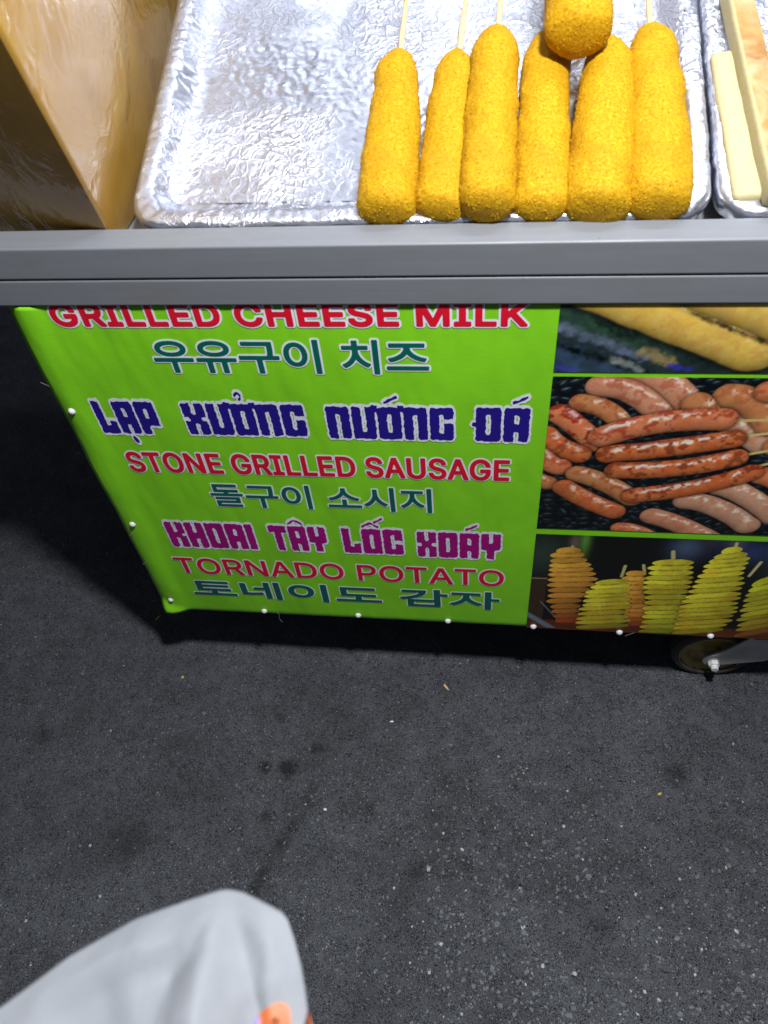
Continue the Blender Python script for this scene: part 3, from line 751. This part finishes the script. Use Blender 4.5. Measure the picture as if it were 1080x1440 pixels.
# ---- caster
def caster(x, y, zc, rad, front):
    """wheel in the XZ plane, its bracket over it"""
    w = .024
    rim = lathe_y('caster_wheel', [(0, -.007), (.012, -.007), (.014, -.003), (rad * .55, -.001), (rad * .62, -.006), (rad * .80, -.008), (rad * .83, -.0110), (rad * .80, -.0112)], MAT['wheel'], cart)
    rim.location = (x, y, zc); cpart(rim)
    ty = lathe_y('tyre', [(rad * .795, -.0095), (rad * .86, -.0125), (rad * .94, -.0118), (rad, -.007), (rad, .007), (rad * .94, .0118), (rad * .78, .012), (rad * .78, -.005), (rad * .795, -.0095)], MAT['rubber'], rim)
    # bracket plate: hub end rounded, rising to the swivel
    tops = [(.045, .135 - zc + .004), (.120, .135 - zc + .004)]
    for s in (-1, 1):
        pts = []
        for k in range(9):
            a = R(150 + 150 * k / 8); pts.append((.015 * math.cos(a), .015 * math.sin(a)))
        pts += [(.070, .006), (.105, .036), (tops[1][0], tops[1][1]), (tops[0][0], tops[0][1]), (.012, .030)]
        bm = bmesh.new(); vs = [bm.verts.new((px, s * .0165, pz)) for px, pz in pts]
        fc = bm.faces.new(vs); r_ = bmesh.ops.extrude_face_region(bm, geom=[fc])
        for v in r_['geom']:
            if isinstance(v, bmesh.types.BMVert): v.co.y += s * .0025
        o = bm_obj('bracket', bm, MAT['zinc'], cart); o.location = (x, y, zc); cpart(o)
    bt = lathe_y('washer', [(0, -.0215), (.0095, -.0215), (.0095, -.0192), (0, -.0192)], MAT['zinc'], cart, 24, False); bt.location = (x, y, zc); cpart(bt)
    hx = lathe_y('hex_nut', [(0, -.0285), (.0078, -.0285), (.0078, -.0217), (0, -.0217)], MAT['rivet'], cart, 6, False); hx.location = (x, y, zc); cpart(hx)
    st = lathe_y('bolt', [(0, -.0350), (.0046, -.0350), (.0053, -.0342), (.0053, -.0287), (0, -.0287)], MAT['rivet'], cart, 16, False); st.location = (x, y, zc); cpart(st)
    sw = box('swivel_plate', (x + .035, y - .03, .1365), (x + .125, y + .03, .1395), MAT['zinc'], cart, .001); cpart(sw)
caster(.3385, .044, .058, .058, True)
caster(-.345, .52, .056, .056, False)

# ================================================================== TRAYS
TILT = R(20)
Un = Vector((0, math.cos(TILT), math.sin(TILT))); Nn = Vector((0, -math.sin(TILT), math.cos(TILT))); O0 = Vector((0, .0464, .7762)); TK = 1.026
def on_tray(px, py, w=0.0):
    n = np.array(Nn); q = on_plane(px, py, np.array(O0 + Nn * w), n); d = Vector(q) - O0; return d.x, d.dot(Un)
TR = Matrix((Vector((1, 0, 0)), Un, Nn)).transposed().to_4x4(); TR.translation = O0
def rrect(x0, x1, u0, u1, r, n):
    # points of a rounded rectangle, evenly spaced
    pts = []; segs = [((x0 + r, u0), (x1 - r, u0)), ((x1 - r, u0 + r), -90), ((x1, u0 + r), (x1, u1 - r)), ((x1 - r, u1 - r), 0), ((x1 - r, u1), (x0 + r, u1)), ((x0 + r, u1 - r), 90), ((x0, u1 - r), (x0, u0 + r)), ((x0 + r, u0 + r), 180)]
    Ls = [math.dist(*s) if isinstance(s[1], tuple) else r * math.pi / 2 for s in segs]; T = sum(Ls)
    for k in range(n):
        d = T * k / n; i = 0
        while d > Ls[i] and i < 7: d -= Ls[i]; i += 1
        s = segs[i]; t = d / max(Ls[i], 1e-9)
        if isinstance(s[1], tuple): pts.append((s[0][0] + (s[1][0] - s[0][0]) * t, s[0][1] + (s[1][1] - s[0][1]) * t))
        else: a = R(s[1] + 90 * t); pts.append((s[0][0] + r * math.cos(a), s[0][1] + r * math.sin(a)))
    return pts
def crumple(x, u, w, amp):
    p = Vector((x, u, w)); a = mn.ridged_multi_fractal(p * 38, 1.0, 2.0, 3, 1.0, 2.0, noise_basis='PERLIN_ORIGINAL') - 1.0
    return amp * (a * .7 + mn.noise(p * 150) * 1.0 + mn.noise(p * 330) * .45 + mn.noise(p * 25) * .8)
def make_tray(name, label, x0, x1, u0, u1, flat):
    t = thing(name, label, 'tray', group='foil lined trays on the counter'); t.matrix_world = TR
    n = 760; v = []; f = []
    prof = [(.003, -.024), (.000, -.012), (-.001, -.004), (.001, .0008), (.005, .0018), (.010, .0018), (.015, .0010), (.018, -.0015), (.021, -.006), (.025, -.0115), (.029, -.0165), (.034, -.0195), (.041, -.0208), (.050, -.0212)]
    for (ins, w) in prof:
        r = max(.034 - ins * .35, .012)
        for (x, u) in rrect(x0 + ins, x1 - ins, u0 + ins, u1 - ins, r, n):
            k = crumple(x, u, w, .0011 if ins < .05 else .0005); v.append((x + k * .8, u + k * .6, w + k))
    for i in range(len(prof) - 1):
        for k in range(n): f.append((i * n + k, i * n + (k + 1) % n, (i + 1) * n + (k + 1) % n, (i + 1) * n + k))
    wall = link('foil_rim', mesh('foil_rim', v, f, MAT['foil'], True), t)
    nx, nu = int((x1 - x0) / .0022), int((u1 - u0) / .0022); v = []; f = []
    a, b, c, d = x0 + .042, x1 - .042, u0 + .042, u1 - .042
    for j in range(nu + 1):
        for i in range(nx + 1):
            x = a + (b - a) * i / nx; u = c + (d - c) * j / nu; m = mn.noise(Vector((x * 9, u * 9, 5)))
            k = crumple(x, u, 0, .0012) * (.25 + .75 * max(0, min(1, (m + .15) * 2.5))); v.append((x, u, -.0205 + k * .8))
    for j in range(nu):
        for i in range(nx): q = j * (nx + 1) + i; f.append((q, q + 1, q + nx + 2, q + nx + 1))
    link('foil_lining', mesh('foil_lining', v, f, MAT['foil'], True), t)
    # the aluminium pan under the foil
    pn = box('pan', (x0 + .034, u0 + .034, -.0275), (x1 - .034, u1 - .034, -.0245), MAT['sheet'], t, .001)
    return t
make_tray('foil_tray', 'aluminium tray lined with wrinkled foil, holding the yellow corn dogs', -.3285 * TK, .1735 * TK, -.0165 * TK, .345, 0)
make_tray('foil_tray', 'foil lined tray at the right edge, holding the toasted cheese bread sticks', .1785 * TK, .60, -.0165 * TK, .345, 0)
# wedge rack the trays lean on
rack = thing('tray_stand', 'steel wedge stand hidden under the tilted trays', 'stand', (0.1, .2, .7362))
for x in (-.22, .08, .26, .50):
    v = []; pts = [(.10, .7365), (.36, .7365), (.36, .858), (.10, .7665)]
    for s in (0, .012):
        for (y, z) in pts: v.append((x + s, y, z))
    o = link('support', mesh('support', v, [(0, 1, 2, 3), (7, 6, 5, 4), (0, 4, 5, 1), (1, 5, 6, 2), (2, 6, 7, 3), (3, 7, 4, 0)], MAT['steel']), rack); o.matrix_parent_inverse = Matrix.Translation((-.1, -.2, -.7362))

# ================================================================== CORN DOGS
def dog_mesh(L, Rm, seed, taper):
    nl, na = 110, 72; v = []; f = []
    for i in range(nl + 1):
        s = i / nl; s2 = .5 - .5 * math.cos(math.pi * s)       # denser at the ends
        y = L * s2
        lo = min(1, s2 / .085); hi = min(1, (1 - s2) / .20)
        r = Rm * (1 - (1 - lo) ** 2.6) ** .42 * (1 - (1 - hi) ** 2.2) ** .55 * (1 - taper * max(0, s2 - .25) ** 1.15 * 1.1) if 0 < i < nl else .0005
        bow = .002 * math.sin(math.pi * s2 + seed)
        for k in range(na):
            a = 2 * math.pi * k / na
            p = Vector((r * math.cos(a) + bow, y, r * .94 * math.sin(a)))
            q = p * 1 + Vector((seed * 3.1, 0, 0))
            d = .0024 * mn.noise(q * 38) + .0006 * mn.noise(q * 170) + .0007 * mn.noise(q * 480) + .0010 * max(0, mn.noise(q * 380))
            e = Vector((math.cos(a), 0, math.sin(a))) if 0 < i < nl else Vector((0, 0, 0))
            v.append(p + e * d * min(1, r / (Rm * .5)))
    for i in range(nl):
        for k in range(na): f.append((i * na + k, i * na + (k + 1) % na, (i + 1) * na + (k + 1) % na, (i + 1) * na + k))
    f.append(tuple(range(na))[::-1]); f.append(tuple(nl * na + k for k in range(na)))
    return mesh('coating', v, f, MAT['crumb'], True)
def corn_dog(bot, top, wpx, label, seed, lift=.0, taper=.30, over=None):
    Rm = wpx / 1101.9 * .735 / 2
    h = -.0195 + Rm * .94 + lift
    x0, u0 = on_tray(bot[0], bot[1], h); x1, u1 = on_tray(top[0], top[1], h)
    dx, du = x1 - x0, u1 - u0; L = math.hypot(dx, du)
    t = thing('corn_dog', label, 'corn dog', group='corn dogs on the foil tray')
    rise = over or 0.0
    a = (Vector((1, 0, 0)) * dx + Un * du).normalized(); a = (a + Nn * rise).normalized()
    b = a.cross(Nn).normalized(); c = b.cross(a)
    mt = Matrix((b, a, c)).transposed().to_4x4(); mt.translation = O0 + Vector((1, 0, 0)) * x0 + Un * u0 + Nn * h
    t.matrix_world = mt
    dm = dog_mesh(L, Rm, seed, taper); link('coating', dm, t)
    # loose coarse crumbs stuck in the coating
    g = np.random.default_rng(seed); v = []; f = []; nv_ = len(dm.vertices)
    for q in g.integers(200, nv_ - 200, 1300):
        vt = dm.vertices[int(q)]; c0 = vt.co + vt.normal * .0002; s = g.uniform(.0004, .0011); a1 = Vector(g.normal(size=3)).normalized(); a2 = a1.orthogonal().normalized(); a3 = a1.cross(a2); k = len(v)
        v += [c0 + a1 * s * 1.5, c0 - a1 * s * 1.5, c0 + a2 * s, c0 - a2 * s, c0 + a3 * s * .7, c0 - a3 * s * .7]
        f += [(k, k + 2, k + 4), (k + 2, k + 1, k + 4), (k + 1, k + 3, k + 4), (k + 3, k, k + 4), (k + 2, k, k + 5), (k + 1, k + 2, k + 5), (k + 3, k + 1, k + 5), (k, k + 3, k + 5)]
    cr = link('coarse_crumbs', mesh('coarse_crumbs', v, f, MAT['crumb']), t); cr['kind'] = 'stuff'
    tube('stick', [(0, L - .03, 0), (0, L + .02, 0), (.001, L + .11, 0)], .0028, MAT['wood'], t, 10)
    return t
corn_dog((538, 309), (563, 74), 79, 'slender yellow crumbed corn dog at the left end of the row', 1, taper=.38)
corn_dog((618, 307), (646, 72), 72, 'yellow crumbed corn dog second from the left, tip leaning right toward its taller neighbour', 2, taper=.35)
corn_dog((684, 299), (701, 40), 73, 'yellow corn dog with a rounded lower end, higher up than the two on its left', 3, lift=.012, taper=.20)
corn_dog((763, 306), (768, 48), 74, 'yellow corn dog with its tip tucked under the left side of the topmost one', 4, taper=.30)
corn_dog((844, 306), (853, 56), 85, 'widest yellow corn dog, directly below the one that points down from the top edge', 5, taper=.36)
corn_dog((926, 302), (914, 38), 82, 'yellow corn dog at the right end of the row, beside the tray rim', 6, taper=.34)
corn_dog((812, 58), (806, -190), 84, 'topmost corn dog lying over two others, only its darker orange end in view', 7, lift=.040, taper=.2)

# ================================================================== CHEESE BREAD STICKS
def bread(x, u, w, L, wd, ht, rot, roll, label, pitch=0.0):
    bm = bmesh.new(); bmesh.ops.create_cube(bm, size=1)
    for v in bm.verts: v.co = Vector((v.co.x * wd, v.co.y * L, v.co.z * ht))
    bmesh.ops.bevel(bm, geom=list(bm.edges), offset=min(wd, ht) * .22, segments=4, affect='EDGES', profile=.55)
    bmesh.ops.subdivide_edges(bm, edges=[e for e in bm.edges if e.calc_length() > .02], cuts=14, use_grid_fill=True)
    for v in bm.verts:
        q = v.co * 1.0 + Vector((x * 50, 0, 0)); v.co += v.co.normalized() * .0012 * mn.noise(q * 60); k = 1 + .06 * mn.noise(Vector((v.co.y * 25, x * 9, 0))); v.co.x *= k
    o = bm_obj('cheese_bread_stick', bm, MAT['bread'], None, True)
    tag(o, label, 'bread stick', 'toasted bread sticks on the right tray')
    loc = O0 + Vector((x, 0, 0)) + Un * u + Nn * w
    o.matrix_world = TR @ Matrix.Translation((x, u, w)) @ Matrix.Rotation(rot, 4, 'Z') @ Matrix.Rotation(pitch, 4, 'X') @ Matrix.Rotation(roll, 4, 'Y')
    return o
bread(.2170, .108, .012, .240, .0235, .021, R(4.5), R(6), 'toasted bread stick with a browned face, lying forward of the pale one')
bread(.2030, .078, -.006, .165, .028, .028, R(3), R(84), 'pale cream bread stick in the shade beside the tray rim, under the browned one')
bread(.2500, .080, .006, .150, .034, .034, R(2), R(0), 'bread stick cut off by the right edge of the photo')

# ================================================================== WRAPPED YELLOW PACK (left)
def wrapped_pack():
    A = Vector(on_y(158, 326, .0325)); B = Vector(on_y(0, 38, -.035)); Bx = A + (B - A) * 1.7
    back = Vector((-.030, .50, .045))
    v = [A, Bx, A + back, Bx + back,
         Vector((Bx.x - .40, .10, .7370)), Vector((Bx.x - .12, .52, .7370)), Vector((A.x - .012, .0325, .7370)), Vector((-.355, .52, .7370)), ]
    f = [(0, 1, 3, 2), (0, 6, 4, 1), (6, 0, 2, 7), (1, 4, 5, 3), (2, 3, 5, 7), (6, 7, 5, 4)]
    t = thing('wrapped_pack', 'yellow pack wrapped in crinkled clear film, leaning left of the foil tray', 'wrapped pack', (-.45, .2, .7370))
    bm = bmesh.new(); me = mesh('p', v, f); bm.from_mesh(me); bpy.data.meshes.remove(me)
    bmesh.ops.bevel(bm, geom=list(bm.edges), offset=.004, segments=3, affect='EDGES', profile=.5)
    o = bm_obj('carton', bm, MAT['yellow'], t, True); o.matrix_parent_inverse = Matrix.Translation((.45, -.2, -.7370))
    # film: the lit face as a dense crumpled sheet standing just off the card, folding over the front edge
    nu, nv = 120, 150; vv = []; ff = []
    nrm = (Bx - A).cross(v[2] - A).normalized()
    if nrm.z < 0: nrm = -nrm
    frn = (Vector(v[4]) - A).cross(Bx - A).normalized()
    if frn.y > 0: frn = -frn
    for j in range(nv + 1):
        for i in range(nu + 1):
            s = i / nu; q = j / nv; ed = A * (1 - s) + Bx * s; bk = v[2] * (1 - s) + v[3] * s
            if q < 0:
                k = (.12 - q) / .12; p = ed + (Vector(v[4]) - A).normalized() * 0 + Vector((-.004 * k, .0, -.006 * k)) * min(1, s * 4) + frn * (.0025 + .001 * k); nn = frn
            else:
                k = .004 + q * .99; p = ed * (1 - k) + bk * k; nn = nrm
            w = mn.ridged_multi_fractal(Vector((p.x * 26, p.y * 12, p.z * 12)), 1, 2, 3, 1, 2) - 1
            p = p + nn * (.0030 + .0016 * (w + 1) + .0012 * mn.noise(p * 90))
            vv.append(p)
    for j in range(nv):
        for i in range(nu): a = j * (nu + 1) + i; ff.append((a, a + 1, a + nu + 2, a + nu + 1))
    o = link('clear_film', mesh('clear_film', vv, ff, MAT['film'], True), t); o.matrix_parent_inverse = Matrix.Translation((.45, -.2, -.7370))
wrapped_pack()

# ================================================================== WHITE BAG (near the lens, lower left)
def bag():
    zc = .74
    out = [(-260, 1560), (-130, 1490), (0, 1416), (95, 1345), (190, 1291), (250, 1270), (314, 1249), (340, 1253), (372, 1268), (402, 1285), (414, 1320), (425, 1362), (431, 1400), (437, 1450), (448, 1560), (452, 1720)]
    P = [Vector(on_z(x, y, zc)) for x, y in out]
    back = [P[-1] + Vector((-.02, -.10, 0)), P[-1] + Vector((-.15, -.16, 0)), P[0] + Vector((-.02, -.16, 0)), P[0] + Vector((-.05, -.06, 0))]
    P += back
    # evenly resample the outline
    Lc = [0]
    for i in range(len(P)): Lc.append(Lc[-1] + (P[(i + 1) % len(P)] - P[i]).length)
    n = 200; ring = []
    for k in range(n):
        d = Lc[-1] * k / n; i = max(j for j in range(len(P)) if Lc[j] <= d); t = (d - Lc[i]) / (Lc[i + 1] - Lc[i]); ring.append(P[i].lerp(P[(i + 1) % len(P)], t))
    c = Vector(on_z(250, 1560, zc)); tipc = Vector(on_z(318, 1262, zc))
    CR = []
    for (ax_, ay_, bx_, by_, wd, am) in [(318, 1258, 285, 1460, .020, .008), (322, 1262, 372, 1450, .013, -.007), (374, 1272, 380, 1440, .010, .004), (190, 1300, 250, 1440, .022, .005), (300, 1330, 120, 1450, .020, -.004), (350, 1390, 430, 1360, .008, .003), (60, 1400, 200, 1330, .012, .004), (240, 1380, 250, 1500, .015, -.005)]:
        qa, qb = on_z(ax_, ay_, zc), on_z(bx_, by_, zc); CR.append((float(qa[0]), float(qa[1]), float(qb[0]), float(qb[1]), wd, am))
    def fold(p):
        # creases running from the peak down the sheet
        a = math.atan2(p.x - tipc.x, -(p.y - tipc.y)); r = (p - tipc).length
        h = .003 * mn.noise(Vector((a * 2.2, r * 14, 1))) + .0022 * mn.noise(p * 50)
        for (x0, y0, x1, y1, wd, am) in CR:
            dx, dy = x1 - x0, y1 - y0; tq = max(0, min(1, ((p.x - x0) * dx + (p.y - y0) * dy) / (dx * dx + dy * dy))); dd = math.hypot(p.x - x0 - dx * tq, p.y - y0 - dy * tq); h += am * max(0, 1 - dd / wd)
        return h
    v = []; f = []; m = 46
    t = thing('plastic_bag', 'white plastic carrier bag with an orange and blue print in the near corner', 'bag', tuple(c))
    inv = Matrix.Translation(-c)
    for side in (1, -1):
        b0 = len(v)
        for j in range(m + 1):
            s = j / m
            for k in range(n):
                p = c.lerp(ring[k], 1 - (1 - s) ** 1.3 if False else s)
                h = (1 - s) * (.016 if side == 1 else .060)
                q = p + Vector((0, 0, side * h)); q.z += fold(q) * (1 - s ** 6) * (1 if side == 1 else .5); v.append(q)
        for j in range(m):
            for k in range(n):
                a = (b0 + j * n + k, b0 + j * n + (k + 1) % n, b0 + (j + 1) * n + (k + 1) % n, b0 + (j + 1) * n + k); f.append(a if side == 1 else a[::-1])
    bm = bmesh.new(); me = mesh('b', v, f); bm.from_mesh(me); bpy.data.meshes.remove(me); bmesh.ops.remove_doubles(bm, verts=bm.verts, dist=1e-5)
    me = bpy.data.meshes.new('film'); bmesh.ops.recalc_face_normals(bm, faces=bm.faces); bm.to_mesh(me); bm.free(); me.materials.append(MAT['bag']); me.polygons.foreach_set('use_smooth', [True] * len(me.polygons))
    o = link('bag_film', me, t); o.matrix_parent_inverse = inv
    bpy.context.view_layer.update()
    # prints: patches that follow the film, a hair above it
    from mathutils.bvhtree import BVHTree
    bv_ = BVHTree.FromPolygons([v_.co for v_ in me.vertices], [tuple(p.vertices) for p in me.polygons])
    def patch(name, cx, cy, rx, ry, mat, squash=1.0):
        vv = []; ff = []; K = 28; J = 6
        def drop(px, py, lift):
            q = Vector(on_z(px, py, zc + .03)); hit = bv_.ray_cast(Vector(CAM), (q - Vector(CAM)).normalized())
            return (hit[0] - (q - Vector(CAM)).normalized() * lift) if hit[0] else q
        vv.append(drop(cx, cy, .0008))
        for j in range(1, J + 1):
            for k in range(K):
                a = 2 * math.pi * k / K; w = 1 + .12 * math.sin(a * 3 + cx); vv.append(drop(cx + rx * j / J * w * math.cos(a), cy + ry * j / J * w * math.sin(a), .0008))
        for k in range(K): ff.append((0, 1 + k, 1 + (k + 1) % K))
        for j in range(J - 1):
            for k in range(K): ff.append((1 + j * K + k, 1 + j * K + (k + 1) % K, 1 + (j + 1) * K + (k + 1) % K, 1 + (j + 1) * K + k))
        o = link(name, mesh(name, vv, ff, mat, True), t); o.matrix_parent_inverse = inv
    patch('orange_print', 388, 1436, 24, 26, MAT['orange'])
    patch('orange_print', 434, 1452, 5, 28, MAT['orange'])
    patch('blue_print', 365, 1440, 8, 9, MAT['blue'])
bag()

# ================================================================== LITTER ON THE ASPHALT
def litter(name, label, cat, px, py, L, w, h, rot, mat, seed):
    c = on_z(px, py); bm = bmesh.new(); bmesh.ops.create_icosphere(bm, subdivisions=2 if L > .009 else 1, radius=1)
    for v in bm.verts:
        k = 1 + .75 * mn.noise(v.co * 1.9 + Vector((seed * 3.3, 0, 0))); v.co = Vector((v.co.x * L / 2 * k, v.co.y * w / 2 * k, v.co.z * h / 2))
    mz = min(v.co.z for v in bm.verts)
    for v in bm.verts: v.co.z -= mz
    o = bm_obj(name, bm, mat, None, False); o.location = (c[0], c[1], .0002); o.rotation_euler = (0, 0, rot)
    tag(o, label, cat)
litter('splinter', 'thin pale wood splinter lying on the asphalt just below the cart', 'splinter', 627, 966, .013, .003, .0015, R(-50), MAT['wood'], 1)
litter('food_crumb', 'small yellow crumb on the dark asphalt below the left end of the banner', 'crumb', 257, 953, .006, .005, .003, 0, MAT['leafy'], 2)
litter('food_crumb', 'yellow crumb on the asphalt near the right edge, well below the caster', 'crumb', 927, 1117, .006, .004, .003, .5, MAT['leafy'], 3)
litter('pebble', 'largest white pebble, on the asphalt right of the streak', 'pebble', 457, 1139, .0065, .0045, .003, 0, MAT['rivet'], 4)
litter('pebble', 'white pebble on the asphalt between the splinter and the caster', 'pebble', 551, 1015, .007, .003, .002, .3, MAT['rivet'], 5)
litter('dry_leaf_bit', 'tiny tan leaf scrap at the foot of the banner corner', 'scrap', 222, 869, .012, .003, .001, R(60), MAT['leafy'], 6)
